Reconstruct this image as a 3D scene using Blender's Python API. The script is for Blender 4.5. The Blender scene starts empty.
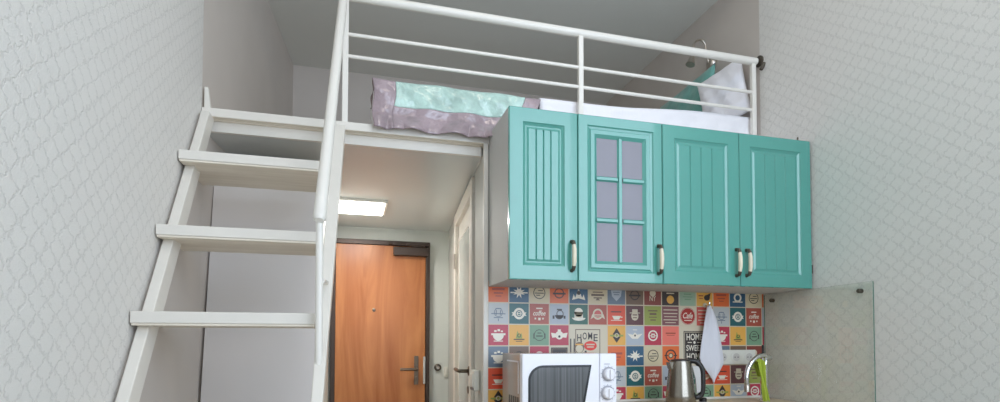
import bpy, bmesh, math, random
from mathutils import Vector, Matrix
random.seed(7)
Z0 = 1.13                       # measured heights are relative to a tile joint 1.13 m above the floor
C = bpy.context.scene.collection
PI = math.pi
sin, cos = math.sin, math.cos
HK = 0.088                      # the inner walls stand a little out of square

# ------------------------------------------------------------------ materials
def lin(c):
    c = c / 255.0
    return c / 12.92 if c <= 0.04045 else ((c + 0.055) / 1.055) ** 2.4
def rgb(r, g, b): return (lin(r), lin(g), lin(b), 1.0)

def mat(name, col, rough=0.5, metal=0.0, spec=0.5, noise=0.0, scale=12.0, bump=0.0, bscale=80.0, stretch=None, sheen=0.0, coat=0.0, detail=3.0):
    m = bpy.data.materials.new(name); m.use_nodes = True
    nt = m.node_tree; N = nt.nodes; L = nt.links
    b = N['Principled BSDF']
    b.inputs['Base Color'].default_value = rgb(*col)
    b.inputs['Roughness'].default_value = rough
    b.inputs['Metallic'].default_value = metal
    b.inputs['Specular IOR Level'].default_value = spec
    if sheen: b.inputs['Sheen Weight'].default_value = sheen
    if coat: b.inputs['Coat Weight'].default_value = coat
    tc = N.new('ShaderNodeTexCoord'); mp = N.new('ShaderNodeMapping')
    L.new(tc.outputs['Object'], mp.inputs['Vector'])
    if stretch: mp.inputs['Scale'].default_value = stretch
    if noise:
        n = N.new('ShaderNodeTexNoise'); n.inputs['Scale'].default_value = scale; n.inputs['Detail'].default_value = detail
        L.new(mp.outputs[0], n.inputs['Vector'])
        mr = N.new('ShaderNodeMapRange'); mr.inputs['From Min'].default_value = 0.3; mr.inputs['From Max'].default_value = 0.7
        mr.inputs['To Min'].default_value = 1 - noise; mr.inputs['To Max'].default_value = 1 + noise
        L.new(n.outputs['Fac'], mr.inputs['Value'])
        mx = N.new('ShaderNodeVectorMath'); mx.operation = 'SCALE'
        mx.inputs[0].default_value = rgb(*col)[:3]
        L.new(mr.outputs[0], mx.inputs['Scale'])
        L.new(mx.outputs[0], b.inputs['Base Color'])
    if bump:
        n2 = N.new('ShaderNodeTexNoise'); n2.inputs['Scale'].default_value = bscale; n2.inputs['Detail'].default_value = 4
        L.new(mp.outputs[0], n2.inputs['Vector'])
        bp = N.new('ShaderNodeBump'); bp.inputs['Strength'].default_value = bump; bp.inputs['Distance'].default_value = 0.01
        L.new(n2.outputs['Fac'], bp.inputs['Height']); L.new(bp.outputs[0], b.inputs['Normal'])
    return m

def wallpaper(name, col, W=0.035, Q=0.056):
    """embossed white paper: pairs of wavy lines that close into small and large cells"""
    m = bpy.data.materials.new(name); m.use_nodes = True
    nt = m.node_tree; N = nt.nodes; L = nt.links
    b = N['Principled BSDF']; b.inputs['Roughness'].default_value = 0.55
    g = N.new('ShaderNodeNewGeometry')
    nz = N.new('ShaderNodeTexNoise'); nz.inputs['Scale'].default_value = 110; nz.inputs['Detail'].default_value = 2.0
    L.new(g.outputs['Position'], nz.inputs['Vector'])
    v0 = N.new('ShaderNodeVectorMath'); v0.operation = 'SUBTRACT'; v0.inputs[1].default_value = (0.5, 0.5, 0.5)
    L.new(nz.outputs['Color'], v0.inputs[0])
    v1 = N.new('ShaderNodeVectorMath'); v1.operation = 'SCALE'; v1.inputs['Scale'].default_value = 0.028
    L.new(v0.outputs[0], v1.inputs[0])
    v2 = N.new('ShaderNodeVectorMath'); v2.operation = 'ADD'
    L.new(g.outputs['Position'], v2.inputs[0]); L.new(v1.outputs[0], v2.inputs[1])
    sx = N.new('ShaderNodeSeparateXYZ'); L.new(v2.outputs[0], sx.inputs[0])
    def M(op, a, bb=None, c=None):
        n = N.new('ShaderNodeMath'); n.operation = op
        for i, s in enumerate((a, bb, c)):
            if s is None: continue
            if isinstance(s, (int, float)): n.inputs[i].default_value = s
            else: L.new(s, n.inputs[i])
        return n.outputs[0]
    u = M('DIVIDE', sx.outputs['Y'], 2 * W)
    w = M('MULTIPLY', M('COSINE', M('MULTIPLY', sx.outputs['Z'], 2 * PI / Q)), 0.17)
    d1 = M('ABSOLUTE', M('SUBTRACT', M('FRACT', M('ADD', M('SUBTRACT', u, w), 50.0)), 0.5))
    d2 = M('ABSOLUTE', M('SUBTRACT', M('FRACT', M('ADD', M('ADD', u, w), 50.5)), 0.5))
    d = M('MINIMUM', d1, d2)
    mr = N.new('ShaderNodeMapRange'); mr.interpolation_type = 'SMOOTHSTEP'
    mr.inputs['From Min'].default_value = 0.0; mr.inputs['From Max'].default_value = 0.085
    L.new(d, mr.inputs['Value'])
    fine = N.new('ShaderNodeTexNoise'); fine.inputs['Scale'].default_value = 260; fine.inputs['Detail'].default_value = 2
    L.new(g.outputs['Position'], fine.inputs['Vector'])
    h = M('ADD', mr.outputs[0], M('MULTIPLY', fine.outputs['Fac'], 1.1))
    bp = N.new('ShaderNodeBump'); bp.inputs['Strength'].default_value = 0.45; bp.inputs['Distance'].default_value = 0.002
    L.new(h, bp.inputs['Height']); L.new(bp.outputs[0], b.inputs['Normal'])
    mx = N.new('ShaderNodeMix'); mx.data_type = 'RGBA'
    mx.inputs[6].default_value = rgb(*[c * 0.95 for c in col]); mx.inputs[7].default_value = rgb(*col)
    L.new(mr.outputs[0], mx.inputs[0]); L.new(mx.outputs[2], b.inputs['Base Color'])
    return m

def wood(name, c1, c2, scale=(14, 14, 0.8), rough=0.35, dist=1.2):
    m = bpy.data.materials.new(name); m.use_nodes = True
    N = m.node_tree.nodes; L = m.node_tree.links; b = N['Principled BSDF']
    tc = N.new('ShaderNodeTexCoord'); mp = N.new('ShaderNodeMapping'); mp.inputs['Scale'].default_value = scale
    L.new(tc.outputs['Object'], mp.inputs[0])
    n = N.new('ShaderNodeTexNoise'); n.inputs['Scale'].default_value = 1.0; n.inputs['Detail'].default_value = 7; n.inputs['Distortion'].default_value = dist
    L.new(mp.outputs[0], n.inputs['Vector'])
    r = N.new('ShaderNodeValToRGB'); r.color_ramp.elements[0].position = 0.3; r.color_ramp.elements[1].position = 0.7
    r.color_ramp.elements[0].color = rgb(*c1); r.color_ramp.elements[1].color = rgb(*c2)
    L.new(n.outputs['Fac'], r.inputs[0]); L.new(r.outputs[0], b.inputs['Base Color'])
    b.inputs['Roughness'].default_value = rough
    return m

def glass_mat(name, tint, gloss_ior=1.45, rough=0.0, body=0.0, body_col=(200, 200, 200), graze=1.0):
    """thin pane: clear or frosted body plus mirror reflection at the pane's own fresnel"""
    m = bpy.data.materials.new(name); m.use_nodes = True
    N = m.node_tree.nodes; L = m.node_tree.links
    N.remove(N['Principled BSDF']); out = N['Material Output']
    tr = N.new('ShaderNodeBsdfTransparent'); tr.inputs[0].default_value = rgb(*tint)
    gl = N.new('ShaderNodeBsdfGlossy'); gl.inputs['Roughness'].default_value = rough
    gg = N.new('ShaderNodeNewGeometry'); dt = N.new('ShaderNodeVectorMath'); dt.operation = 'DOT_PRODUCT'
    L.new(gg.outputs['Normal'], dt.inputs[0]); L.new(gg.outputs['Incoming'], dt.inputs[1])
    def M(op, a, b):
        n = N.new('ShaderNodeMath'); n.operation = op
        for i, q in enumerate((a, b)):
            if isinstance(q, (int, float)): n.inputs[i].default_value = q
            else: L.new(q, n.inputs[i])
        return n.outputs[0]
    f0 = ((gloss_ior - 1) / (gloss_ior + 1)) ** 2
    fr = M('ADD', M('MULTIPLY', M('POWER', M('SUBTRACT', 1.0, M('ABSOLUTE', dt.outputs['Value'], 0.0)), 5.0), (1 - f0) * graze), f0)
    mx = N.new('ShaderNodeMixShader'); L.new(fr, mx.inputs[0])
    src = tr.outputs[0]
    if body:
        df = N.new('ShaderNodeBsdfDiffuse'); df.inputs[0].default_value = rgb(*body_col)
        m2 = N.new('ShaderNodeMixShader'); m2.inputs[0].default_value = body
        L.new(src, m2.inputs[1]); L.new(df.outputs[0], m2.inputs[2]); src = m2.outputs[0]
    L.new(src, mx.inputs[1]); L.new(gl.outputs[0], mx.inputs[2]); L.new(mx.outputs[0], out.inputs[0])
    return m

def emis(name, col, s):
    m = bpy.data.materials.new(name); m.use_nodes = True
    N = m.node_tree.nodes; b = N['Principled BSDF']
    b.inputs['Base Color'].default_value = rgb(*col)
    b.inputs['Emission Color'].default_value = rgb(*col); b.inputs['Emission Strength'].default_value = s
    return m

M_paper = wallpaper('white_embossed_wallpaper', (228, 225, 220))
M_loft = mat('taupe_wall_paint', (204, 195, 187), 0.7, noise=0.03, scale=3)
M_hall = mat('hall_wall_paint', (214, 217, 211), 0.6)
M_plaster = mat('partition_paint', (196, 196, 190), 0.55)
M_stairwall = mat('stair_panel_paint', (212, 206, 202), 0.5)
M_ceil = mat('ceiling_paint', (222, 223, 218), 0.8)
M_stretch = mat('satin_stretch_ceiling', (216, 219, 217), 0.25, spec=0.5)
M_floor = wood('pale_laminate', (172, 164, 154), (194, 187, 177), (2, 18, 18), 0.4)
M_white = mat('white_paint', (226, 221, 212), 0.38, noise=0.025, scale=9, bump=0.04, bscale=60)
M_bare = wood('bare_board', (224, 214, 197), (240, 231, 216), (2.5, 26, 26), 0.6)
M_rail = mat('white_powder_coat', (232, 228, 220), 0.3)
M_teal = mat('teal_lacquer', (80, 154, 142), 0.24, spec=0.6, coat=0.65, noise=0.015, scale=30, stretch=(8, 1, 1))
M_groove = M_teal
M_side = mat('grey_carcass_laminate', (196, 195, 192), 0.6, metal=0.0)
M_frost = glass_mat('frosted_pane', (206, 204, 212), 1.45, 0.16, 0.45, (180, 177, 186))
M_recess = mat('socket_recess', (206, 202, 196), 0.4)
M_milk = mat('milky_door_glass', (216, 218, 212), 0.12, spec=0.6)
M_porc = mat('cream_porcelain', (226, 214, 190), 0.2, noise=0.12, scale=60, stretch=(1, 1, 0.2))
M_pewter = mat('dark_pewter', (96, 88, 78), 0.35, metal=0.6)
M_bronze = mat('aged_nickel', (128, 114, 100), 0.3, metal=0.9)
M_chrome = mat('chrome', (222, 222, 222), 0.08, metal=1.0)
M_nickel = mat('satin_nickel', (196, 188, 178), 0.28, metal=1.0)
M_steel = mat('brushed_steel', (150, 144, 134), 0.24, metal=1.0, noise=0.04, scale=40, stretch=(1, 1, 0.05))
M_black = mat('black_plastic', (34, 32, 32), 0.35)
M_dark = mat('dark_brown_metal', (74, 62, 56), 0.4, metal=0.4)
M_doorwood = wood('orange_alder_veneer', (164, 94, 46), (200, 132, 78), (5, 5, 0.7), 0.33, 2.2)
M_sheet = mat('white_cotton', (240, 238, 242), 0.85, bump=0.25, bscale=40, sheen=0.2)
M_mint = mat('mint_satin', (178, 208, 198), 0.22, spec=0.9, noise=0.2, scale=15, bump=1.0, bscale=20, sheen=0.3)
M_mauve = mat('mauve_satin', (160, 142, 148), 0.2, spec=0.9, noise=0.2, scale=14, bump=1.0, bscale=22, sheen=0.2)
M_tealcloth = mat('teal_satin', (116, 178, 168), 0.35, noise=0.1, scale=14, bump=0.6, bscale=14, sheen=0.3)
M_towel = mat('white_terry', (232, 232, 240), 0.95, bump=0.3, bscale=300)
M_green = mat('lime_microfibre', (170, 188, 66), 0.9, bump=0.3, bscale=200)
M_mwhite = mat('white_enamel', (240, 240, 246), 0.25)
M_mside = mat('grey_glossy_enamel', (178, 170, 162), 0.16, spec=0.8)
M_mwin = mat('dark_oven_window', (92, 94, 96), 0.2, noise=0.35, scale=110, stretch=(1, 1, 0.01), detail=1)
M_mframe = mat('black_window_border', (40, 42, 46), 0.2)
M_mline = mat('grey_print', (170, 170, 178), 0.5)
M_gauge = mat('pale_gauge_plastic', (196, 194, 192), 0.25)
M_top = mat('beige_worktop', (206, 190, 164), 0.4, noise=0.08, scale=40)
M_glass = glass_mat('clear_splash_glass', (253, 254, 252), 1.5, 0.0, graze=0.15)
M_gedge = mat('green_glass_edge', (96, 124, 112), 0.15)
M_switch = mat('ivory_switch_plastic', (226, 224, 214), 0.4)
M_lampface = emis('lamp_diffuser', (255, 253, 248), 5.0)
M_grey = mat('grey_plastic', (120, 120, 120), 0.4)
M_pane = glass_mat('window_glass', (248, 250, 252), 1.45, 0.0)

# ------------------------------------------------------------------ mesh builder
class MB:
    def __init__(s): s.v = []; s.f = []; s.m = []
    def add(s, vs, fs, mi=0):
        k = len(s.v); s.v += [tuple(v) for v in vs]
        for f in fs: s.f.append([k + i for i in f]); s.m.append(mi)
        return s
    def box(s, x0, x1, y0, y1, z0, z1, mi=0):
        vs = [(x, y, z) for x in (x0, x1) for y in (y0, y1) for z in (z0, z1)]
        return s.add(vs, [(0, 1, 3, 2), (4, 6, 7, 5), (0, 4, 5, 1), (2, 3, 7, 6), (0, 2, 6, 4), (1, 5, 7, 3)], mi)
    def hexa(s, p, mi=0):       # 8 points: bottom loop 0-3, top loop 4-7
        return s.add(p, [(3, 2, 1, 0), (4, 5, 6, 7), (0, 1, 5, 4), (1, 2, 6, 5), (2, 3, 7, 6), (3, 0, 4, 7)], mi)
    def tube(s, pts, r, n=12, mi=0, cap=True, flat=None):
        pts = [Vector(p) for p in pts]; rs = r if isinstance(r, (list, tuple)) else [r] * len(pts)
        k = len(s.v); t0 = (pts[1] - pts[0]).normalized()
        a = Vector((0, 0, 1)) if abs(t0.z) < 0.9 else Vector((1, 0, 0))
        nrm = (a - t0 * a.dot(t0)).normalized()
        for i, p in enumerate(pts):
            t = (pts[min(i + 1, len(pts) - 1)] - pts[max(i - 1, 0)]).normalized()
            nrm = (nrm - t * nrm.dot(t)).normalized(); bn = t.cross(nrm)
            for j in range(n):
                q = 2 * PI * j / n
                s.v.append(tuple(p + nrm * cos(q) * rs[i] + bn * sin(q) * rs[i] * (flat or 1)))
        for i in range(len(pts) - 1):
            for j in range(n):
                s.f.append([k + i * n + j, k + i * n + (j + 1) % n, k + (i + 1) * n + (j + 1) % n, k + (i + 1) * n + j]); s.m.append(mi)
        if cap:
            s.f.append([k + j for j in range(n)][::-1]); s.m.append(mi)
            e = k + (len(pts) - 1) * n; s.f.append([e + j for j in range(n)]); s.m.append(mi)
        return s
    def lathe(s, prof, o, axis='z', n=32, mi=0):     # prof: (radius, height)
        k = len(s.v)
        for r, h in prof:
            for j in range(n):
                q = 2 * PI * j / n; c, d = r * cos(q), r * sin(q)
                p = {'z': (c, d, h), 'y': (c, h, d), 'x': (h, c, d)}[axis]
                s.v.append((o[0] + p[0], o[1] + p[1], o[2] + p[2]))
        for i in range(len(prof) - 1):
            for j in range(n):
                s.f.append([k + i * n + j, k + i * n + (j + 1) % n, k + (i + 1) * n + (j + 1) % n, k + (i + 1) * n + j]); s.m.append(mi)
        s.f.append([k + j for j in range(n)][::-1]); s.m.append(mi)
        e = k + (len(prof) - 1) * n; s.f.append([e + j for j in range(n)]); s.m.append(mi)
        return s
    def prism(s, poly, y0, y1, mi=0, plane='xz'):     # outline extruded along the plane's normal
        n = len(poly)
        def P(a, b, h): return (a, h, b) if plane == 'xz' else ((h, a, b) if plane == 'yz' else (a, b, h))
        vs = [P(a, b, y0) for a, b in poly] + [P(a, b, y1) for a, b in poly]
        fs = [tuple(range(n)), tuple(range(2 * n - 1, n - 1, -1))] + [(i, i + n, (i + 1) % n + n, (i + 1) % n) for i in range(n)]
        return s.add(vs, fs, mi)
    def grid(s, fn, nu, nv, mi=0):
        k = len(s.v)
        for i in range(nu + 1):
            for j in range(nv + 1): s.v.append(tuple(fn(i / nu, j / nv)))
        for i in range(nu):
            for j in range(nv):
                a = k + i * (nv + 1) + j
                s.f.append([a, a + nv + 1, a + nv + 2, a + 1]); s.m.append(mi)
        return s
    def build(s, name, mats, parent=None, origin=None, smooth=False, bevel=0.0, solid=0.0, fix=True):
        if not isinstance(mats, (list, tuple)): mats = [mats]
        vs = [Vector(v) for v in s.v]
        if parent is not None: o0 = ORI[parent.name]
        elif origin is not None: o0 = Vector(origin)
        else:
            lo = [min(v[i] for v in vs) for i in range(3)]; hi = [max(v[i] for v in vs) for i in range(3)]
            o0 = Vector(((lo[0] + hi[0]) / 2, (lo[1] + hi[1]) / 2, lo[2]))
        me = bpy.data.meshes.new(name)
        me.from_pydata([tuple(v - o0) for v in vs], [], s.f)
        for m in mats: me.materials.append(m)
        for p, mi in zip(me.polygons, s.m): p.material_index = mi
        if fix:
            bm = bmesh.new(); bm.from_mesh(me); bmesh.ops.recalc_face_normals(bm, faces=bm.faces); bm.to_mesh(me); bm.free()
        if smooth:
            for p in me.polygons: p.use_smooth = True
            me.set_sharp_from_angle(angle=math.radians(smooth if smooth is not True else 40))
        ob = bpy.data.objects.new(name, me); C.objects.link(ob)
        ORI[ob.name] = o0
        if parent is not None: ob.parent = parent
        else: ob.location = o0 + Vector((0, 0, Z0))
        if solid:
            md = ob.modifiers.new('thickness', 'SOLIDIFY'); md.thickness = solid; md.offset = 0
        if bevel:
            md = ob.modifiers.new('edge', 'BEVEL'); md.width = bevel; md.segments = 2; md.limit_method = 'ANGLE'; md.angle_limit = math.radians(40)
        return ob
ORI = {}
def thing(name, loc, label=None, cat=None, group=None, kind=None):
    o = bpy.data.objects.new(name, None); C.objects.link(o); o.empty_display_size = 0.05
    ORI[o.name] = Vector(loc); o.location = Vector(loc) + Vector((0, 0, Z0))
    return tag(o, label, cat, group, kind)
def tag(o, label=None, cat=None, group=None, kind=None):
    for k, v in (('label', label), ('category', cat), ('group', group), ('kind', kind)):
        if v: o[k] = v
    return o
def struct(mb, name, m, label=None, cat=None, **kw):
    return tag(mb.build(name, m, **kw), label, cat, None, 'structure')
def smoothpts(P, n=8):
    P = [Vector(p) for p in P]; out = []
    for i in range(len(P) - 1):
        a, b, c, d = P[max(i - 1, 0)], P[i], P[i + 1], P[min(i + 2, len(P) - 1)]
        for k in range(n):
            t = k / n
            out.append(0.5 * ((2 * b) + (c - a) * t + (2 * a - 5 * b + 4 * c - d) * t * t + (3 * b - a - 3 * c + d) * t ** 3))
    return out + [P[-1]]

# ------------------------------------------------------------------ room
XL, XR, YR, YF = -1.1995, 1.5146, -3.6, 1.85
ZF, ZC = -1.13, 2.08
XW, YW, ZR = 2.9, -1.75, 2.75     # room in front of the loft made up wider and taller, for the daylight
def LX(y): return -0.02 + HK * y              # hall right wall
def LL(y): return XL + HK * y                 # left wall beyond the loft edge
struct(MB().box(XL - .1, XW + .1, YR - .1, YF + .1, ZF - .1, ZF), 'floor', M_floor, 'oak laminate floor of the studio flat', 'floor')
struct(MB().box(XL - .1, XR + .1, .0, YF + .1, ZC, ZR + .1), 'ceiling_loft', M_ceil, 'pale painted ceiling above the sleeping loft', 'ceiling')
struct(MB().box(XL - .1, XW + .1, YR - .1, 0, ZR, ZR + .1), 'ceiling', M_ceil, 'pale painted ceiling of the main room', 'ceiling')
struct(MB().box(XL - .1, XL, YR, 0, ZF, ZR), 'wall_left', M_paper, 'white embossed wallpaper wall behind the stair', 'wall')
struct(MB().box(XR, XR + .1, YW, 0, ZF, ZR).box(XR + .1, XW, YW, YW + .1, ZF, ZR).box(XW, XW + .1, YR, YW + .1, ZF, ZR), 'wall_right', M_paper, 'white embossed wallpaper wall beside the teal cabinets', 'wall')
struct(MB().hexa([(XL - .1, 0, ZF), (LL(0), 0, ZF), (LL(YF), YF, ZF), (XL - .1, YF, ZF), (XL - .1, 0, ZC), (LL(0), 0, ZC), (LL(YF), YF, ZC), (XL - .1, YF, ZC)]),
       'wall_loft_left', M_loft, 'plain taupe side wall of the loft, left', 'wall')
struct(MB().box(XR, XR + .1, 0, YF, ZF, ZC), 'wall_loft_right', M_loft, 'plain taupe side wall of the loft behind the pillows', 'wall')
struct(MB().box(XL - .1, XR + .1, YF, YF + .1, .93, ZC), 'wall_loft_back', M_loft, 'plain taupe end wall of the loft', 'wall')
struct(MB().box(XL - .1, XR + .1, YF, YF + .1, ZF, .93), 'wall_hall_back', M_hall, 'pale grey hall end wall round the entrance door', 'wall')
# kitchen partition, its reveal and the hall's right wall
w = MB()
w.hexa([(LX(0), 0, ZF), (XR, 0, ZF), (XR, .1, ZF), (LX(.1), .1, ZF), (LX(0), 0, .889), (XR, 0, .889), (XR, .1, .889), (LX(.1), .1, .889)])
struct(w, 'wall_kitchen', M_plaster, 'painted partition behind the kitchen', 'wall')
w = MB()
def lseg(y0, y1, z0, z1, t=.08, off=0.0, mi=0, mb=w):
    mb.hexa([(LX(y0) - off, y0, z0), (LX(y0) + t, y0, z0), (LX(y1) + t, y1, z0), (LX(y1) - off, y1, z0),
            (LX(y0) - off, y0, z1), (LX(y0) + t, y0, z1), (LX(y1) + t, y1, z1), (LX(y1) - off, y1, z1)], mi)
lseg(.1, .36, ZF, .889); lseg(.36, 1.16, .80, .889); lseg(1.16, YF, ZF, .889)
struct(w, 'wall_hall_right', M_plaster, 'grey hall side wall holding the white bathroom door', 'wall')
# leaning panel behind the stair and the hall's left wall
def PY(z): return 0.165 * (z + .223)
w = MB()
zt, zb, xr = .70, ZF, -.735
def pp(x, z, d=0): return (x, PY(z) + d, z)
w.hexa([pp(-1.186, zb), pp(xr, zb), pp(xr, zb, .03), pp(-1.186, zb, .03), pp(-1.183, zt), pp(xr, zt), pp(xr, zt, .03), pp(-1.183, zt, .03)])
struct(w, 'wall_stair', M_stairwall, 'pale board wall closing the space behind the stair', 'wall')
struct(MB().box(-.78, -.76, .45, YF, ZF, .889).box(-.78, -.76, .18, .45, ZF, .69), 'wall_hall_left', M_hall, 'hall side wall behind the stair', 'wall')
# loft slab: glossy ceiling below, boards above
struct(MB().box(XL, XR, .051, YF, .889, .93), 'ceiling_hall', M_stretch, 'satin stretch ceiling of the entrance hall', 'ceiling')
struct(MB().box(XL, XR, .02, YF, .931, .968), 'floor_loft', M_bare, 'board floor of the sleeping loft', 'floor')
b = MB().box(XL + .002, XR, -.012, .02, .935, .969, 0).box(XL + .002, XR, -.011, .018, .9335, .935, 1).box(XL + .002, -.022, .034, .05, .888, .931, 0)
struct(b, 'trim_1', [M_white, M_bare], 'white boxed trim along the loft edge', 'trim', bevel=.002)
struct(MB().box(-.022, .0, -.012, .004, ZF, .94), 'trim_2', M_white, 'thin white upright trim at the end of the kitchen wall', 'trim', bevel=.002)
tag(MB().hexa([(-1.19, -.008, .97), (-1.166, -.008, .97), (-1.166, .015, .97), (-1.19, .015, .97), (-1.19, -.008, 1.055), (-1.176, -.008, 1.055), (-1.176, .012, 1.055), (-1.19, .012, 1.055)])
    .build('trim_block', M_white, bevel=.002), 'small white upright block on the loft edge by the left wall', 'trim block')
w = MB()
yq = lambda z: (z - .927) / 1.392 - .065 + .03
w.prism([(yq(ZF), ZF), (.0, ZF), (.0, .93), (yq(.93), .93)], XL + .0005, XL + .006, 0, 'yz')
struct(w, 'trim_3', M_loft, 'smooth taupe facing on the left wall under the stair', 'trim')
# unseen rear wall; its large window is invented to bring daylight in
wx0, wx1, wz0, wz1 = -.35, 2.75, -.25, 2.6
w = MB()
w.box(XL - .1, wx0, YR - .1, YR, ZF, ZR).box(wx1, XW + .1, YR - .1, YR, ZF, ZR).box(wx0, wx1, YR - .1, YR, ZF, wz0).box(wx0, wx1, YR - .1, YR, wz1, ZR)
struct(w, 'wall_rear', M_paper, 'unseen wall with the added daylight window behind the viewer', 'wall')
win = thing('window_1', (1.2, YR, wz0), 'large white framed window invented behind the viewer for the daylight', 'window', kind='structure')
f = MB().box(wx0, wx1, YR - .08, YR - .03, wz0, wz0 + .06).box(wx0, wx1, YR - .08, YR - .03, wz1 - .06, wz1)
for x in (wx0, wx0 + 1.0, wx0 + 2.02, wx1 - .06): f.box(x, x + .06, YR - .08, YR - .03, wz0 + .06, wz1 - .06)
f.build('window_frame', M_white, win)
MB().box(wx0 + .05, wx1 - .05, YR - .058, YR - .054, wz0 + .05, wz1 - .05).build('glass_pane', M_pane, win)

# ------------------------------------------------------------------ entrance door
d1 = thing('door_1', (-.38, YF, ZF), 'orange wood entrance door in a dark brown metal frame', 'door', kind='structure')
f = MB().box(-.75, -.715, YF - .05, YF + .0, ZF, .752).box(-.042, -.012, YF - .05, YF, ZF, .752).box(-.75, -.012, YF - .05, YF, .752, .788)
f.build('door_frame', M_dark, d1, bevel=.003)
lf = MB().box(-.715, -.045, YF - .04, YF - .002, ZF + .01, .750).build('door_leaf', M_doorwood, d1, bevel=.002)
MB().lathe([(.013, 0), (.013, -.006), (.007, -.008)], (-.435, YF - .04, .255), 'y', 16).build('peephole', M_bronze, d1)
h = MB().box(-.130, -.098, YF - .05, YF - .04, -.315, -.095)
h.tube(smoothpts([(-.112, YF - .045, -.195), (-.112, YF - .095, -.195), (-.135, YF - .1, -.195), (-.24, YF - .1, -.195)]), .011, 10)
h.lathe([(.016, 0), (.016, -.012)], (-.114, YF - .05, -.27), 'y', 14)
h.build('door_handle', M_bronze, d1, smooth=True)
MB().box(-.062, -.046, YF - .056, YF - .04, -.31, -.1).build('strike_plate', M_chrome, d1)
c = thing('door_closer_mount', (0, 0, 0)) if False else None
dc = MB().box(-.295, -.035, YF - .10, YF - .04, .672, .735)
dc.tube([(-.06, YF - .08, .745), (-.2, YF - .10, .752)], .012, 8).tube([(-.2, YF - .10, .752), (-.33, YF - .06, .765)], .009, 8).box(-.3, -.03, YF - .085, YF - .05, .748, .772)
dc.build('door_closer', M_dark, d1, bevel=.003)
# ------------------------------------------------------------------ bathroom door on the hall's right wall
d2 = thing('door_2', (LX(.75), .75, ZF), 'white panelled bathroom door in the hall side wall', 'door', kind='structure')
f = MB()
lseg(.30, .37, ZF, .789, .06, .018, 0, f); lseg(1.15, 1.24, ZF, .789, .06, .018, 0, f); lseg(.30, 1.24, .79, .87, .06, .0185, 0, f)
f.build('door_frame', M_white, d2, bevel=.003)
f = MB()
lseg(.372, 1.148, ZF + .01, .788, .03, -.008, 0, f)
leaf = f.build('door_leaf', M_white, d2)
f = MB()
for z0, z1 in ((-.62, .69),):
    lseg(.47, .50, z0, z1, .0, .006, 0, f); lseg(1.02, 1.05, z0, z1, .0, .006, 0, f)
    lseg(.47, 1.05, z0, z0 + .03, .0, .0065, 0, f); lseg(.47, 1.05, z1 - .03, z1, .0, .0065, 0, f)
f.build('panel_moulding', M_white, d2, bevel=.003)
f = MB()
lseg(.50, 1.02, -.59, .66, .0, .003, 0, f)
f.build('frosted_panel', M_milk, d2)
hx = LX(.45)
h = MB().lathe([(.025, .012), (.025, -.012)], (hx, .46, -.14), 'x', 18)
h.tube(smoothpts([(hx, .46, -.14), (hx - .05, .46, -.14), (hx - .06, .485, -.14), (hx - .056, .60, -.136)]), .010, 10)
h.build('door_handle', M_pewter, d2, smooth=True)
MB().lathe([(.02, .012), (.02, -.010)], (hx + .005, .50, -.245), 'x', 14).build('keyhole_rose', M_pewter, d2)
MB().tube([(LX(1.15) - .02, 1.145, .50), (LX(1.15) - .02, 1.145, .60)], .009, 8).build('hinge', M_nickel, d2)

# hall fittings
cl = thing('ceiling_light', (-.55, 1.15, .889), 'bright square panel lamp on the hall ceiling', 'ceiling light')
MB().box(-.725, -.39, .975, 1.335, .872, .8885).build('lamp_frame', M_white, cl)
MB().box(-.71, -.405, .99, 1.32, .866, .8735).build('diffuser', M_lampface, cl)
dch = thing('door_chime', (.058, YF, -.187), 'small round chrome button on the hall end wall right of the wooden door', 'button')
MB().lathe([(.028, 0), (.028, -.012), (.02, -.018)], (.058, YF, -.187), 'y', 20).build('ring', M_pewter, dch)
MB().lathe([(.016, -.01), (.014, -.024)], (.058, YF, -.187), 'y', 16).build('button', M_chrome, dch)
def switch(name, loc, ax, w_, h_, t_, label):
    r = thing(name, loc, label, 'switch', 'light switches')
    x, y, z = loc
    if ax == 'x':
        MB().box(x - t_, x, y - w_ / 2, y + w_ / 2, z - h_ / 2, z + h_ / 2).build('plate', M_switch, r, bevel=.004)
        MB().box(x - t_ - .006, x - t_ + .002, y - w_ * .3, y + w_ * .3, z - h_ * .34, z + h_ * .34).build('rocker', M_switch, r, bevel=.003)
        MB().box(x - t_ - .003, x - t_ + .004, y - w_ * .4, y + w_ * .4, z - h_ * .5, z - h_ * .38).build('lower_edge', M_grey, r)
    else:
        MB().box(x - w_ / 2, x + w_ / 2, y - t_, y, z - h_ / 2, z + h_ / 2).build('plate', M_switch, r, bevel=.003)
        MB().box(x - w_ * .3, x + w_ * .3, y - t_ - .006, y - t_ + .002, z - h_ * .34, z + h_ * .34).build('rocker', M_switch, r, bevel=.002)
switch('light_switch', (-.013, .135, -.165), 'x', .085, .095, .028, 'ivory light switch on the kitchen wall end beside the bathroom door')
switch('light_switch', (.125, YF, -.222), 'y', .034, .08, .014, 'small ivory light switch in the far hall corner beside the chrome button')

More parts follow.
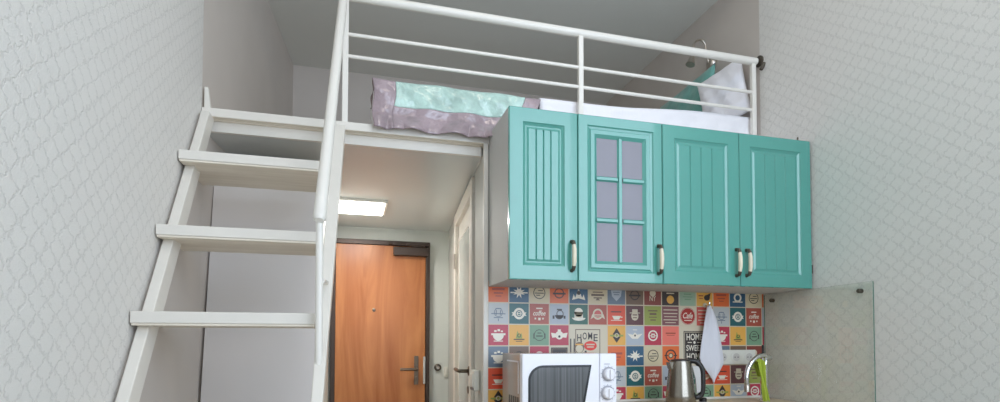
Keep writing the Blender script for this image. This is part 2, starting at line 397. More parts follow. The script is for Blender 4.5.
# ------------------------------------------------------------------ stair
st = thing('staircase', (-.93, -.8, ZF), 'steep white open tread wooden stair along the left wall', 'staircase')
SL = 1.392
def stringer(x0, x1, ytop):
    # front edge z = .927 + SL*(y+.065)
    def yf(z): return (z - .927) / SL - .065
    dz = .085
    mb = MB(); poly = [(yf(ZF), ZF), (yf(ZF) + .12, ZF), (ytop - .0, .84), (ytop, .935), (yf(.935), .935)]
    poly = [(yf(ZF), ZF), (yf(ZF) + dz, ZF), (yf(.935) + dz, .935), (yf(.935), .935)]
    return mb.prism(poly, x0, x1, 0, 'yz')
stringer(-1.188, -1.157, 0).build('stringer', M_white, st, bevel=.003)
rs = MB(); a_ = (ZF - .927) / SL - .065; c_ = (.935 - .927) / SL - .065
def sx(y): return -.684 + .034 * y, -.634 + .056 * y
rs.hexa([(sx(a_)[0], a_, ZF), (sx(a_)[0], a_ + .085, ZF), (sx(a_)[1], a_ + .085, ZF), (sx(a_)[1], a_, ZF),
         (sx(c_)[0], c_, .935), (sx(c_)[0], c_ + .085, .935), (sx(c_)[1], c_ + .085, .935), (sx(c_)[1], c_, .935)])
rs.build('stringer', M_white, st, bevel=.003)
tz = [(.693, -.316, .0), (.386, -.53, -.245), (.105, -.72, -.462), (-.19, -.93, -.67), (-.48, -1.135, -.87), (-.78, -1.35, -1.085)]
for i, (z, y0, y1) in enumerate(tz):
    x1 = -.712
    t = MB().box(-1.195, x1, y0, y1, z - .033, z, 0).box(-1.193, x1 - .002, y0 + .003, y1 - .003, z - .04, z - .0331, 1)
    t.build('tread', [M_white, M_bare], st, bevel=.002)
hr = [(-.652, -.034, 1.488), (-.672, -.38, .965), (-.699, -.765, .382)]
hb = MB().tube([Vector(hr[0]) * (1 - t) + Vector(hr[2]) * t for t in [k / 12 for k in range(13)]] + [Vector(hr[2]) + Vector((-.0005, -.005, -.008))], [.0185] * 13 + [.012], 18)
hb.build('handrail', M_rail, st, smooth=True)
MB().tube([(-.697, -.755, -.06), (-.699, -.752, .39)], .011, 14).build('handrail_post', M_rail, st, smooth=True)
MB().tube([(-.69, -.752, .20), (-.684, -.60, .21)], .008, 8).build('handrail_bracket', M_rail, st, smooth=True)

# ------------------------------------------------------------------ guard rail of the loft
gr = thing('guard_rail', (.45, -.0, .969), 'white tubular guard rail along the loft edge', 'railing')
MB().tube([(-.640, .0, 1.53), (1.49, .0, 1.53)], .020, 18).build('top_rail', M_rail, gr, smooth=True)
for z in (1.36, 1.263): MB().tube([(-.635, .0, z), (1.47, .0, z)], .0085, 12).build('rail_bar', M_rail, gr, smooth=True)
for x in (-.640, .466, 1.470): MB().box(x - .0125, x + .0125, -.0115, .0115, .967, 1.53).build('post', M_rail, gr, bevel=.003)
wb = MB().lathe([(.030, .0), (.030, -.008), (.022, -.012)], (XR, -.0, 1.535), 'x', 18).tube([(XR, 0, 1.535), (1.488, .0, 1.532)], .014, 10)
wb.tube([(XR - .002, -.035, 1.51), (1.497, -.03, 1.475)], .010, 8)
wb.build('wall_bracket', M_pewter, gr, smooth=True)

# ------------------------------------------------------------------ bed in the loft
ZM = 1.165
def rbox(mb, x0, x1, y0, y1, z0, z1, r=.03, mi=0):
    prof = [(y0, z0), (y0, z1 - r), (y0 + r * .3, z1 - r * .3), (y0 + r, z1), (y1 - r, z1), (y1, z1 - r), (y1, z0)]
    return mb.prism(prof, x0, x1, mi, 'yz')
tag(rbox(MB(), -.517, XR - .005, .062, .92, .969, ZM + .003).build('mattress', M_sheet, bevel=.006), 'white sheeted mattress lying on the loft floor along the rail', 'mattress')
# white sheet folded over the mattress edge: gentle waves
def sheet(u, v):
    x = .266 + u * (1.505 - .266); L_ = v * .62
    wav = .008 * sin(x * 19) + .006 * sin(x * 43 + 1 + 20 * v)
    top = ZM + .030 + .048 * u + .006 * sin(x * 7)
    if L_ < .40: return (x, .43 - L_, top)
    h = L_ - .40; wav += .008 * math.exp(-((h - .05) / .012) ** 2)
    return (x, .034 + wav * min(1, h * 12) - .003, top - h)
tag(MB().grid(sheet, 60, 40).build('bed_sheet', M_sheet, smooth=180, solid=.004), 'white cotton sheet hanging over the mattress edge above the cabinets', 'sheet')
# satin throw: mint middle, mauve border
def tz_(v):            # arc length along the throw: top run then the hang
    L_ = v * .572
    if L_ < .340: return .345 - L_, ZM + .016, 0.0
    h = L_ - .340
    return .004, ZM + .016 - h, h
def throw(u, v, s=0.0):
    y, z, h = tz_(v)
    xr = .262 - .16 * (h / .255) ** 1.3 if h > 0 else .262
    xl = -.522 + .004 * sin(v * 20)
    x = xl + u * (xr - xl)
    k = min(1, h / .05)
    fold = .009 * sin(x * 34 + 1.6 * sin(z * 22)) + .005 * sin(x * 11 + 2) + .003 * sin(z * 40 + x * 15)
    hem = max(0, (h - .155) / .10)
    fold += hem * .034 * (abs(sin(x * 31 + 1.5 * sin(x * 13) + .6 * h * 10)) ** .7 - .35)
    y2 = y - k * (.012 + max(-.008, fold)) - min(1, hem * 1.6) * .030
    z2 = z + (0 if h > 0 else .004 * sin(x * 21 + y * 14) + .003 * sin(y * 40)) + (.003 * sin(x * 30) * k if v > .98 else 0)
    return (x, y2 - s, z2 + s)
UL, UR, VB = .128, .90, .80
tw = thing('bedspread', (-.13, .1, ZM), 'mint satin bedspread with mauve border draped over the loft edge', 'bedspread')
MB().grid(lambda a, c: throw(UL + a * (UR - UL), c * VB), 90, 60).build('mint_centre', M_mint, tw, smooth=180, solid=.003)
bd = MB()
bd.grid(lambda a, c: throw(a * UL, c), 16, 70).grid(lambda a, c: throw(UR + a * (1 - UR), c), 12, 70)
bd.grid(lambda a, c: throw(UL + a * (UR - UL), VB + c * (1 - VB)), 110, 18)
bd.build('mauve_border', M_mauve, tw, smooth=180, solid=.003)

def pillow(name, center, ex, ey, w, h, t, m, label, border=None):
    """soft cushion: ex, ey span its face"""
    ex = Vector(ex).normalized(); ey = (Vector(ey) - ex * Vector(ey).dot(ex)).normalized(); ez = ex.cross(ey); c = Vector(center)
    def P(sg):
        def fn(a, b_):
            u, v = 2 * a - 1, 2 * b_ - 1
            e = (max(0, 1 - abs(u) ** 2.6) * max(0, 1 - abs(v) ** 2.6)) ** .5
            pu = u * (1 - .04 * (1 - v * v) * abs(u)); pv = v * (1 - .04 * (1 - u * u) * abs(v))
            wr = .004 * sin(9 * u + 4 * v) + .003 * sin(14 * v - 3 * u)
            return c + ex * pu * w / 2 + ey * pv * h / 2 + ez * sg * (t / 2 * e + wr * e)
        return fn
    mb = MB().grid(P(1), 28, 28).grid(P(-1), 28, 28)
    mb2 = mb.build(name, m, origin=center, smooth=180)
    bmx = bmesh.new(); bmx.from_mesh(mb2.data); bmesh.ops.remove_doubles(bmx, verts=bmx.verts, dist=.0005)
    bmesh.ops.recalc_face_normals(bmx, faces=bmx.faces); bmx.to_mesh(mb2.data); bmx.free()
    for p in mb2.data.polygons: p.use_smooth = True
    return tag(mb2, label, 'pillow', 'pillows on the loft bed')
pillow('pillow', (1.428, .19, 1.412), (.32, -.93, .20), (.12, -.26, .96), .29, .34, .08, M_sheet, 'white pillow propped against the right wall of the loft')
pillow('pillow', (1.452, .60, 1.44), (.02, .99, -.02), (.06, -.02, .99), .62, .45, .09, M_tealcloth, 'teal satin pillow leaning behind the white pillow')

# reading lamp on the right wall
rl = thing('reading_lamp', (XR, .385, 1.70), 'chrome gooseneck reading lamp on the loft side wall above the pillows', 'wall lamp')
MB().lathe([(.036, 0), (.036, -.02), (.028, -.034), (.012, -.04)], (XR, .385, 1.712), 'x', 22).build('wall_base', M_nickel, rl, smooth=True)
MB().tube(smoothpts([(XR - .035, .385, 1.71), (1.462, .385, 1.78), (1.455, .385, 1.825), (1.425, .385, 1.848), (1.388, .385, 1.832), (1.372, .385, 1.800)]), .0065, 10).build('gooseneck', M_nickel, rl, smooth=True)
MB().tube([(1.372, .385, 1.81), (1.368, .385, 1.77), (1.362, .385, 1.73), (1.355, .385, 1.70), (1.350, .385, 1.685)], [.010, .013, .015, .024, .028], 16).build('lamp_head', M_nickel, rl, smooth=True)

# ------------------------------------------------------------------ wall cabinets
ZB, ZT, YD = .272, .978, -.339
DT = .019
def rings(mb, x0, x1, z0, z1, spec, mi=0):
    """nested rectangles (inset, y) joined by quads"""
    k = len(mb.v)
    for ins, y in spec:
        mb.v += [(x0 + ins, y, z0 + ins), (x1 - ins, y, z0 + ins), (x1 - ins, y, z1 - ins), (x0 + ins, y, z1 - ins)]
    for i in range(len(spec) - 1):
        for j in range(4):
            mb.f.append([k + 4 * i + j, k + 4 * i + (j + 1) % 4, k + 4 * i + 4 + (j + 1) % 4, k + 4 * i + 4 + j]); mb.m.append(mi)
def handle(x, z0, z1, parent, yf):
    mb = MB()
    for z in (z0 + .008, z1 - .008):
        sg = 1 if z < (z0 + z1) / 2 else -1
        mb.lathe([(.0085, 0), (.0085, -.004), (.006, -.012)], (x, yf, z), 'y', 12, 1)
        mb.tube(smoothpts([(x, yf - .006, z), (x, yf - .017, z + sg * .002), (x, yf - .022, z + sg * .010), (x, yf - .0245, z + sg * .017)], 5), [.006] * 5 + [.0075] * 5 + [.0085] * 6, 10, 1)
    mb.tube([(x, yf - .0243, z0 + .024), (x, yf - .0275, z0 + .044), (x, yf - .0285, (z0 + z1) / 2), (x, yf - .0275, z1 - .044), (x, yf - .0243, z1 - .024)], [.0078, .0092, .0095, .0092, .0078], 12, 0)
    return mb.build('handle', [M_porc, M_pewter], parent, smooth=True)
def bead_door(parent, x0, x1, z0, z1, boards, yf=YD):
    mb = MB(); s = .058
    rings(mb, x0, x1, z0, z1, [(0, yf + DT), (0, yf + .003), (.003, yf), (s, yf), (s + .004, yf + .004), (s + .013, yf + .0085), (s + .018, yf + .0085), (s + .027, yf + .005)])
    a, c, e, g = x0 + s + .027, x1 - s - .027, z0 + s + .027, z1 - s - .027
    xs = []; wd = (c - a) / boards
    prof = [(a, yf + .005)]
    for i in range(1, boards):
        q = a + i * wd; prof += [(q - .0035, yf + .005), (q, yf + .0095), (q + .0035, yf + .005)]
    prof.append((c, yf + .005))
    for (xa, ya), (xb, yb) in zip(prof[:-1], prof[1:]): mb.add([(xa, ya, e), (xb, yb, e), (xb, yb, g), (xa, ya, g)], [(0, 1, 2, 3)])
    mb.add([(x0, yf + DT, z0), (x1, yf + DT, z0), (x1, yf + DT, z1), (x0, yf + DT, z1)], [(0, 3, 2, 1)])
    return mb.build('door', M_teal, parent, fix=False)
def glass_door(parent, x0, x1, z0, z1, yf=YD):
    mb = MB(); s = .042
    rings(mb, x0, x1, z0, z1, [(0, yf + DT), (0, yf + .003), (.003, yf), (s, yf), (s + .005, yf + .005), (s + .014, yf + .008), (s + .018, yf + .004), (s + .034, yf + .004), (s + .048, yf + .014), (s + .048, yf + DT), (0, yf + DT)])
    i = s + .044; a, c, e, g = x0 + i, x1 - i, z0 + i, z1 - i
    def bar(xa, xb, za, zb_, vert):
        if vert:
            mb.add([(xa, yf + .016, za), (xa + .007, yf + .006, za), (xb - .007, yf + .006, za), (xb, yf + .016, za), (xa, yf + .016, zb_), (xa + .007, yf + .006, zb_), (xb - .007, yf + .006, zb_), (xb, yf + .016, zb_)],
                   [(0, 1, 5, 4), (1, 2, 6, 5), (2, 3, 7, 6)])
        else:
            mb.add([(xa, yf + .016, za), (xa, yf + .006, za + .007), (xa, yf + .006, zb_ - .007), (xa, yf + .016, zb_), (xb, yf + .016, za), (xb, yf + .006, za + .007), (xb, yf + .006, zb_ - .007), (xb, yf + .016, zb_)],
                   [(0, 4, 5, 1), (1, 5, 6, 2), (2, 6, 7, 3)])
    xm = (a + c) / 2; bar(xm - .0135, xm + .0135, e, g, True)
    for k in (1, 2):
        zm = e + (g - e) * k / 3; bar(a, xm - .0125, zm - .0125, zm + .0125, False); bar(xm + .0125, c, zm - .0125, zm + .0125, False)
    d = mb.build('door', M_teal, parent, fix=False)
    MB().box(a - .004, c + .004, yf + .0145, yf + .0175, e - .004, g + .004).build('glass_pane', M_frost, d)
    return d
def carcass(parent, x0, x1, shelves, name='body', z0=ZB, z1=ZT, yb=-.001, yfr=YD + DT + .001):
    mb = MB(); t = .016
    mb.box(x0, x0 + t, yfr, yb, z0, z1).box(x1 - t, x1, yfr, yb, z0, z1)
    mb.box(x0 + t, x1 - t, yfr, yb, z0, z0 + t).box(x0 + t, x1 - t, yfr, yb, z1 - t, z1).box(x0 + t, x1 - t, yb - .004, yb, z0 + t, z1 - t)
    b_ = mb.build(name, M_side, parent, bevel=.0008)
    for z in shelves: MB().box(x0 + t, x1 - t, yfr + .012, yb - .005, z, z + t).build('shelf', M_white, parent)
    return b_
CX = [.0035, .304, .704, 1.5025]
G = 'teal wall cabinets over the worktop'
c1 = thing('wall_cabinet', ((CX[0] + CX[1]) / 2, -.17, ZB), 'narrow single door teal wall cabinet nearest the hall', 'cabinet', G)
carcass(c1, CX[0], CX[1] - .001, ())
d = bead_door(c1, CX[0] + .001, CX[1] - .0015, ZB, ZT, 4); handle(.275, .307, .443, d, YD)
c2 = thing('wall_cabinet', ((CX[1] + CX[2]) / 2, -.17, ZB), 'teal wall cabinet with a six pane glass door', 'cabinet', G)
carcass(c2, CX[1], CX[2] - .001, (.625,))
d = glass_door(c2, CX[1] + .0015, CX[2] - .0015, ZB, ZT); handle(.680, .308, .444, d, YD)
c3 = thing('wall_cabinet', ((CX[2] + CX[3]) / 2, -.17, ZB), 'wide double door teal wall cabinet beside the right wall', 'cabinet', G)
carcass(c3, CX[2], CX[3], ())
xm = (CX[2] + CX[3]) / 2 - .002
d = bead_door(c3, CX[2] + .0015, xm - .001, ZB, ZT, 4); handle(1.078, .312, .446, d, YD)
d = bead_door(c3, xm + .001, CX[3] - .001, ZB, ZT, 4); handle(1.132, .314, .446, d, YD)
MB().lathe([(.004, 0), (.004, .014), (.002, .018)], (1.44, YD + .012, ZT), 'z', 8).build('hinge_pin', M_pewter, c3)
MB().box(CX[3], CX[3] + .006, YD + .004, YD + .016, .345, .385).build('hinge_cap', M_dark, c3)

# ------------------------------------------------------------------ tiled splashback with printed emblems
PAL = {'or': (228, 112, 58), 'bl': (58, 96, 124), 'cr': (214, 198, 164), 'sl': (110, 124, 140), 'br': (122, 98, 80), 'rb': (140, 72, 62), 'dk': (70, 58, 56),
       'mi': (160, 184, 160), 'ye': (234, 176, 84), 'lg': (194, 196, 196), 'te': (44, 100, 104), 'ru': (176, 84, 66), 'lb': (180, 187, 196), 'gr': (44, 98, 82),
       'red': (226, 86, 56), 'ma': (104, 66, 68), 'ol': (156, 164, 84), 'mv': (136, 88, 92), 'pk': (206, 92, 84), 'cm': (188, 62, 82), 'sg': (126, 160, 130),
       'co': (240, 124, 108), 'grout': (214, 200, 176), 'wh': (238, 230, 214), 'bk': (62, 54, 52), 'rd2': (178, 52, 46), 'rd3': (226, 58, 40), 'be': (216, 204, 180)}
KEYS = list(PAL)
TM = [mat('print_' + k, PAL[k], 0.3) for k in KEYS]
KI = {k: i for i, k in enumerate(KEYS)}
bs = MB(); YT = -.006
bs.box(.0, XR - .001, YT, -.0002, -.272, .30, KI['grout'])
def quad(x0, x1, z0, z1, k, lay=1): 
    y = YT - .0004 * lay; bs.add([(x0, y, z0), (x1, y, z0), (x1, y, z1), (x0, y, z1)], [(0, 1, 2, 3)], KI[k])
def poly(pts, k, lay=2):
    y = YT - .0004 * lay; bs.add([(x, y, z) for x, z in pts], [tuple(range(len(pts)))], KI[k])
def disc(cx, cz, r, k, lay=2, n=20, a0=0, a1=2 * PI, sx=1.0):
    poly([(cx + r * sx * cos(a0 + (a1 - a0) * i / n), cz + r * sin(a0 + (a1 - a0) * i / n)) for i in range(n + (0 if a1 - a0 > 6 else 1))], k, lay)
def ring(cx, cz, r0, r1, k, lay=2, n=24):
    y = YT - .0004 * lay; vs = []
    for i in range(n):
        q = 2 * PI * i / n; vs += [(cx + r0 * cos(q), y, cz + r0 * sin(q)), (cx + r1 * cos(q), y, cz + r1 * sin(q))]
    bs.add(vs, [(2 * i, 2 * i + 1, (2 * i + 3) % (2 * n), (2 * i + 2) % (2 * n)) for i in range(n)], KI[k])
def text(s, cx, cz, h, k, lay=3, width=None, shear=0.0, arc=0.0):
    cu = bpy.data.curves.new('lettering', 'FONT'); cu.body = s; cu.align_x = 'CENTER'; cu.align_y = 'CENTER'; cu.size = 1; cu.shear = shear; cu.resolution_u = 3; cu.offset = 0.014
    ob = bpy.data.objects.new('lettering', cu); C.objects.link(ob)
    dg = bpy.context.evaluated_depsgraph_get(); me = bpy.data.meshes.new_from_object(ob.evaluated_get(dg))
    vs = [v.co.copy() for v in me.vertices]; fs = [tuple(p.vertices) for p in me.polygons]
    C.objects.unlink(ob); bpy.data.objects.remove(ob); bpy.data.curves.remove(cu); bpy.data.meshes.remove(me)
    if not vs: return
    w0 = min(v.x for v in vs); w1 = max(v.x for v in vs); h0 = min(v.y for v in vs); h1 = max(v.y for v in vs)
    sz = h / (h1 - h0); sxx = (width / (w1 - w0)) if width else sz
    y = YT - .0004 * lay
    out = []
    for v in vs:
        px = (v.x - (w0 + w1) / 2) * sxx; pz = (v.y - (h0 + h1) / 2) * sz
        out.append((cx + px, y, cz + pz - arc * px * px))
    bs.add(out, fs, KI[k])
def bars(cx, cz, rows, k, lay=2):
    for dx0, dx1, dz, t in rows: quad(cx + dx0, cx + dx1, cz + dz - t / 2, cz + dz + t / 2, k, lay)
# emblems, drawn in a tile 0.1 wide around its centre
def e_badge(x, z):
    poly([(x - .036, z + .006), (x - .03, z - .002), (x - .036, z - .010), (x + .036, z - .010), (x + .03, z - .002), (x + .036, z + .006)], 'wh', 2)
    ring(x, z, .016, .027, 'wh', 3); disc(x, z, .016, 'te', 3); ring(x, z, .008, .012, 'wh', 4); bars(x, z, [(-.008, .008, 0, .004)], 'wh', 4)
def e_coffee(x, z):
    text('coffee', x, z + .004, .024, 'wh', 3, .062, .3); bars(x, z, [(-.016, .016, .026, .006), (-.024, -.016, -.022, .008), (-.006, .006, -.024, .012), (.014, .022, -.022, .008)], 'wh', 2)
def e_darkscript(x, z):
    bars(x, z, [(-.034, .034, -.002, .004), (-.022, .022, -.020, .004), (-.014, .014, .022, .004)], 'sl', 2); ring(x, z + .004, .018, .021, 'sl', 3); bars(x, z, [(-.002, .002, -.03, .012), (-.012, -.008, .004, .022), (.008, .012, .004, .022)], 'sl', 2)
def e_cupdark(x, z):
    disc(x, z - .004, .02, 'bk', 2, a0=PI, a1=2 * PI, sx=1.1); ring(x + .004, z + .002, .014, .018, 'bk', 2); bars(x, z, [(-.034, -.024, -.014, .016), (.022, .032, -.014, .014), (-.012, .014, .022, .007)], 'bk', 3)
def e_hat(x, z):
    disc(x, z + .010, .022, 'wh', 2); quad(x - .022, x + .022, z - .022, z + .012, 'wh', 2); disc(x, z - .016, .014, 'wh', 3, sx=2.5, a0=PI, a1=2 * PI, n=14); bars(x, z, [(-.012, .012, .012, .003), (-.016, .016, .002, .003), (-.018, .018, -.012, .004)], 'cr', 4)
def e_ribbon(x, z):
    ring(x, z + .003, .019, .027, 'be', 3); disc(x, z + .003, .019, 'pk', 3); poly([(x - .038, z - .022), (x - .03, z + .002), (x + .03, z + .002), (x + .038, z - .022), (x + .022, z - .012), (x - .022, z - .012)], 'be', 4); bars(x, z, [(-.018, .018, -.006, .005)], 'ru', 5)
def e_cupline(x, z):
    bars(x, z, [(-.03, .026, .016, .005)], 'bk', 2); poly([(x - .024, z - .004), (x + .024, z - .004), (x + .014, z - .022), (x - .014, z - .022)], 'wh', 2); bars(x, z, [(.022, .032, -.010, .005), (-.03, .03, -.026, .003)], 'wh', 3)
def e_jar(x, z):
    disc(x, z - .004, .022, 'be', 2, sx=.9); quad(x - .015, x + .015, z + .012, z + .030, 'be', 3); bars(x, z, [(-.013, .013, .002, .005), (-.011, .011, -.012, .004)], 'ma', 4); bars(x, z, [(-.028, .028, .012, .004)], 'be', 3)
def e_lines(k):
    def f(x, z): bars(x, z, [(-.026, .026, .024, .006), (-.018, .020, .008, .010), (-.022, .022, -.008, .004), (-.014, .016, -.022, .006)], k, 2)
    return f
def e_stripes(x, z): bars(x, z, [(-.04, .04, .030, .005), (-.04, .04, .012, .005), (-.036, .036, -.004, .004), (-.04, .04, -.020, .005), (-.03, .03, -.034, .004)], 'be', 2)
def e_cup(x, z):
    disc(x, z, .026, 'wh', 2, a0=PI, a1=2 * PI); quad(x - .034, x + .034, z - .001, z + .008, 'wh', 3); bars(x, z, [(-.02, -.008, .018, .008), (-.004, .008, .022, .010), (.012, .022, .017, .007), (-.022, .022, -.028, .004)], 'wh', 2)
def e_plant(x, z):
    bars(x, z, [(-.026, .026, -.020, .005), (-.016, .016, -.029, .003)], 'bk', 2); poly([(x - .016, z - .016), (x - .008, z + .022), (x + .002, z - .004), (x + .012, z + .010), (x + .016, z - .016)], 'ol', 2); ring(x, z - .002, .006, .009, 'bk', 3)
def e_oval(x, z):
    ring(x, z, .024, .027, 'bk', 2); bars(x, z, [(-.034, .034, -.006, .014)], 'sg', 3); bars(x, z, [(-.03, -.024, -.004, .024), (.024, .03, -.004, .024), (-.016, .016, -.004, .005), (-.010, .010, .010, .004)], 'bk', 4)
def e_wings(x, z):
    disc(x, z, .020, 'wh', 3); poly([(x - .042, z + .012), (x - .036, z - .012), (x, z - .008), (x + .036, z - .012), (x + .042, z + .012), (x, z + .006)], 'wh', 2); disc(x, z - .006, .006, 'bk', 4); quad(x - .008, x + .008, z + .014, z + .028, 'wh', 2)
def e_diamond(x, z):
    poly([(x, z + .036), (x + .022, z + .004), (x - .022, z + .004)], 'bk', 2); poly([(x, z - .036), (x - .022, z - .006), (x + .022, z - .006)], 'bk', 2); bars(x, z, [(-.036, .036, -.001, .008)], 'ol', 3); ring(x, z, .007, .011, 'be', 4)
def e_dove(x, z):
    poly([(x - .042, z + .010), (x - .012, z + .004), (x, z + .016), (x + .012, z + .004), (x + .042, z + .010), (x + .016, z - .016), (x - .016, z - .016)], 'wh', 2); disc(x, z, .005, 'bk', 3); bars(x, z, [(-.012, .012, .028, .004)], 'wh', 2)
def e_ringwhite(x, z):
    ring(x, z, .020, .027, 'wh', 2); quad(x - .010, x + .010, z - .010, z + .010, 'wh', 3); quad(x - .004, x + .004, z - .004, z + .004, 'cm', 4); bars(x, z, [(-.024, .024, -.001, .004)], 'wh', 3)
def e_dash(x, z): bars(x, z, [(-.028, .028, .012, .007), (-.022, .022, .002, .003)], 'ru', 2)
def e_star(x, z):
    pts = []
    for i in range(16):
        q = PI / 8 * i + PI / 8; r = .030 if i % 2 == 0 else .013; pts.append((x + r * cos(q), z + r * sin(q)))
    k0 = len(bs.v)
    y = YT - .0008; bs.add([(x, y, z)] + [(a, y, c) for a, c in pts], [(0, i + 1, (i + 1) % 16 + 1) for i in range(16)], KI['wh']); bars(x, z, [(-.042, .042, -.002, .006)], 'wh', 3)
def e_ringdark(x, z):
    ring(x, z, .026, .030, 'bk', 2); bars(x, z, [(-.022, .022, -.002, .004), (-.006, .018, .010, .004), (-.016, .004, -.012, .004)], 'bk', 3)
def e_ringorange(x, z):
    ring(x, z, .024, .031, 'bk', 2); ring(x, z, .009, .013, 'bk', 3); disc(x, z, .009, 'cr', 3); bars(x, z, [(-.036, -.016, 0, .005), (.016, .036, 0, .005)], 'bk', 3)
def e_shield(k='wh'):
    def f(x, z):
        poly([(x - .030, z + .026), (x + .030, z + .026), (x + .024, z - .008), (x, z - .032), (x - .024, z - .008)], k, 2); bars(x, z, [(-.018, .018, .012, .004), (-.014, .014, .0, .004)], 'sl', 3)
    return f
def e_anchor(x, z):
    poly([(x - .034, z - .03), (x - .026, z - .002), (x - .018, z - .02), (x, z + .026), (x + .018, z - .02), (x + .026, z - .002), (x + .034, z - .03), (x, z - .022)], 'wh', 2); disc(x, z + .004, .010, 'bk', 3)
def e_vintage(x, z):
    bars(x, z, [(-.034, .034, -.004, .010), (-.022, .022, -.018, .006), (-.026, .026, .010, .005)], 'br', 2); poly([(x - .012, z - .03), (x + .012, z - .03), (x, z - .016)], 'br', 3)
def e_sun(x, z): disc(x, z - .018, .021, 'ye', 2); bars(x, z, [(-.022, .022, .014, .006), (-.016, .016, .026, .003)], 'be', 2)
def e_cafe(x, z):
    disc(x, z - .0, .044, 'rd2', 2, 28); ring(x, z, .0405, .042, 'wh', 3); text('Cafe', x, z + .003, .030, 'wh', 4, .058, .35); bars(x, z, [(-.022, .022, -.022, .004)], 'wh', 4)
def e_bird(x, z):
    disc(x + .014, z - .004, .015, 'bk', 2, sx=1.2); poly([(x + .0, z + .004), (x + .036, z + .022), (x + .028, z - .008)], 'bk', 3); bars(x, z, [(-.036, -.008, .006, .006), (-.032, -.01, -.008, .004)], 'ru', 2)
def e_two(x, z): disc(x, z + .012, .017, 'be', 2); text('NY', x, z - .014, .026, 'be', 2, .036)
def e_faint(x, z): bars(x, z, [(-.022, .022, .012, .005), (-.028, .028, -.002, .004), (-.018, .018, -.014, .005)], 'sg', 2)
def e_orange(x, z): bars(x, z, [(-.030, .030, .012, .010), (-.022, .022, -.006, .006), (-.014, .014, -.02, .004)], 'ru', 2)
def e_swirl(x, z): ring(x, z, .020, .025, 'bk', 2); bars(x, z, [(-.032, .032, -.002, .008)], 'bk', 3)
def e_white(x, z): ring(x, z, .014, .024, 'wh', 2); bars(x, z, [(-.03, .03, -.022, .006)], 'wh', 2)
R0 = [('or', e_orange), ('bl', e_star), ('cr', e_ringdark), ('or', e_swirl), ('bl', e_anchor), ('cr', e_vintage), ('sl', e_shield('lb')), ('br', e_swirl), ('rb', e_two), ('dk', e_sun), ('mi', e_faint), ('ye', e_bird)]
R1 = [('lg', e_darkscript), ('te', e_badge), ('ru', e_coffee), ('lb', e_cupdark), ('gr', e_hat), ('ru', e_ribbon), ('red', e_cupline), ('ma', e_jar), ('ol', e_lines('br')), ('mv', e_stripes), ('be', e_cafe), ('pk', e_stripes)]
R2 = [('cm', e_cup), ('ye', e_plant), ('sg', e_oval), ('cm', e_wings), ('be', None), ('be', None), ('ye', e_diamond), ('lb', e_dove), ('cm', e_ringwhite), ('co', e_dash), ('be', None), ('be', None)]
R3 = [('sl', e_cup), ('br', e_swirl), ('cm', e_white), ('be', 'sign'), ('be', None), ('be', None), ('or', e_orange), ('bl', e_star), ('cr', e_ringdark), ('or', e_ringorange), ('be', None), ('be', None)]
def cell(r, c):
    if r == 0: return (R0 + [('or', e_orange), ('bl', e_white), ('cr', e_ringdark), ('or', e_swirl)])[c]
    if r == 1: return R1[c % 12]
    if r == 2: return R2[c % 12]
    if r == 3: return R3[c] if c < 12 else R0[(c - 6) % 12]
    if r == 4: return R1[(c - 6) % 12]
    q = R2[(c - 6) % 12]
    return q if q[0] != 'be' else ('sg', e_oval)
for r in range(6):
    for c in range(16):
        k, e = cell(r, c)
        x0, x1 = .1 * c + .0025, min(.1 * c + .0975, XR - .002); z1 = .3 - .1 * r - .0025; z0 = max(z1 - .095, -.270)
        if c == 15 and r in (2, 3): k, e = 'cm', None
        quad(x0, x1, z0, z1, k, 1)
        if c == 15: continue
        x, z = .1 * c + .05, .25 - .1 * r
        if e == 'sign':
            quad(x - .042, x + .042, z - .036, z + .042, 'bk', 2); quad(x - .037, x + .037, z - .031, z + .037, 'br', 3); quad(x - .034, x + .034, z - .028, z + .034, 'bk', 4); text('LOVE', x, z + .006, .024, 'be', 5, .056)
        elif e and r < 5: e(x, z)
        elif e and z1 - z0 > .06: e(x, z + .01)
# HOME picture over four tiles
quad(.4025, .5975, -.0975, .0975, 'be', 2)
for (a, c_, e_, g_) in ((.432, .562, .076, .080), (.432, .562, -.078, -.074), (.432, .436, -.078, .08), (.558, .562, -.078, .08)): quad(a, c_, e_, g_, 'br', 3)
for i, ch in enumerate('HOME'):
    xx = .452 + i * .0285; text(ch, xx, .048 - 5.0 * (xx - .495) ** 2, .034, 'bk', 4, .022)
for xx in (.408, .426, .462): quad(xx - .003, xx + .003, -.030, .034, 'bk', 4)
disc(.452, -.008, .026, 'br', 5); disc(.452, -.014, .018, 'be', 6, sx=1.1); bars(.452, -.008, [(-.02, .02, .014, .007)], 'ye', 7)
disc(.510, .0, .023, 'rd3', 5, sx=1.45); bars(.510, .0, [(-.022, .022, .006, .006), (-.018, .018, -.006, .005)], 'be', 6)
quad(.48, .49, -.034, -.024, 'bk', 4); bars(.5, -.05, [(-.04, .04, 0, .006), (-.03, .03, -.012, .004)], 'br', 4)
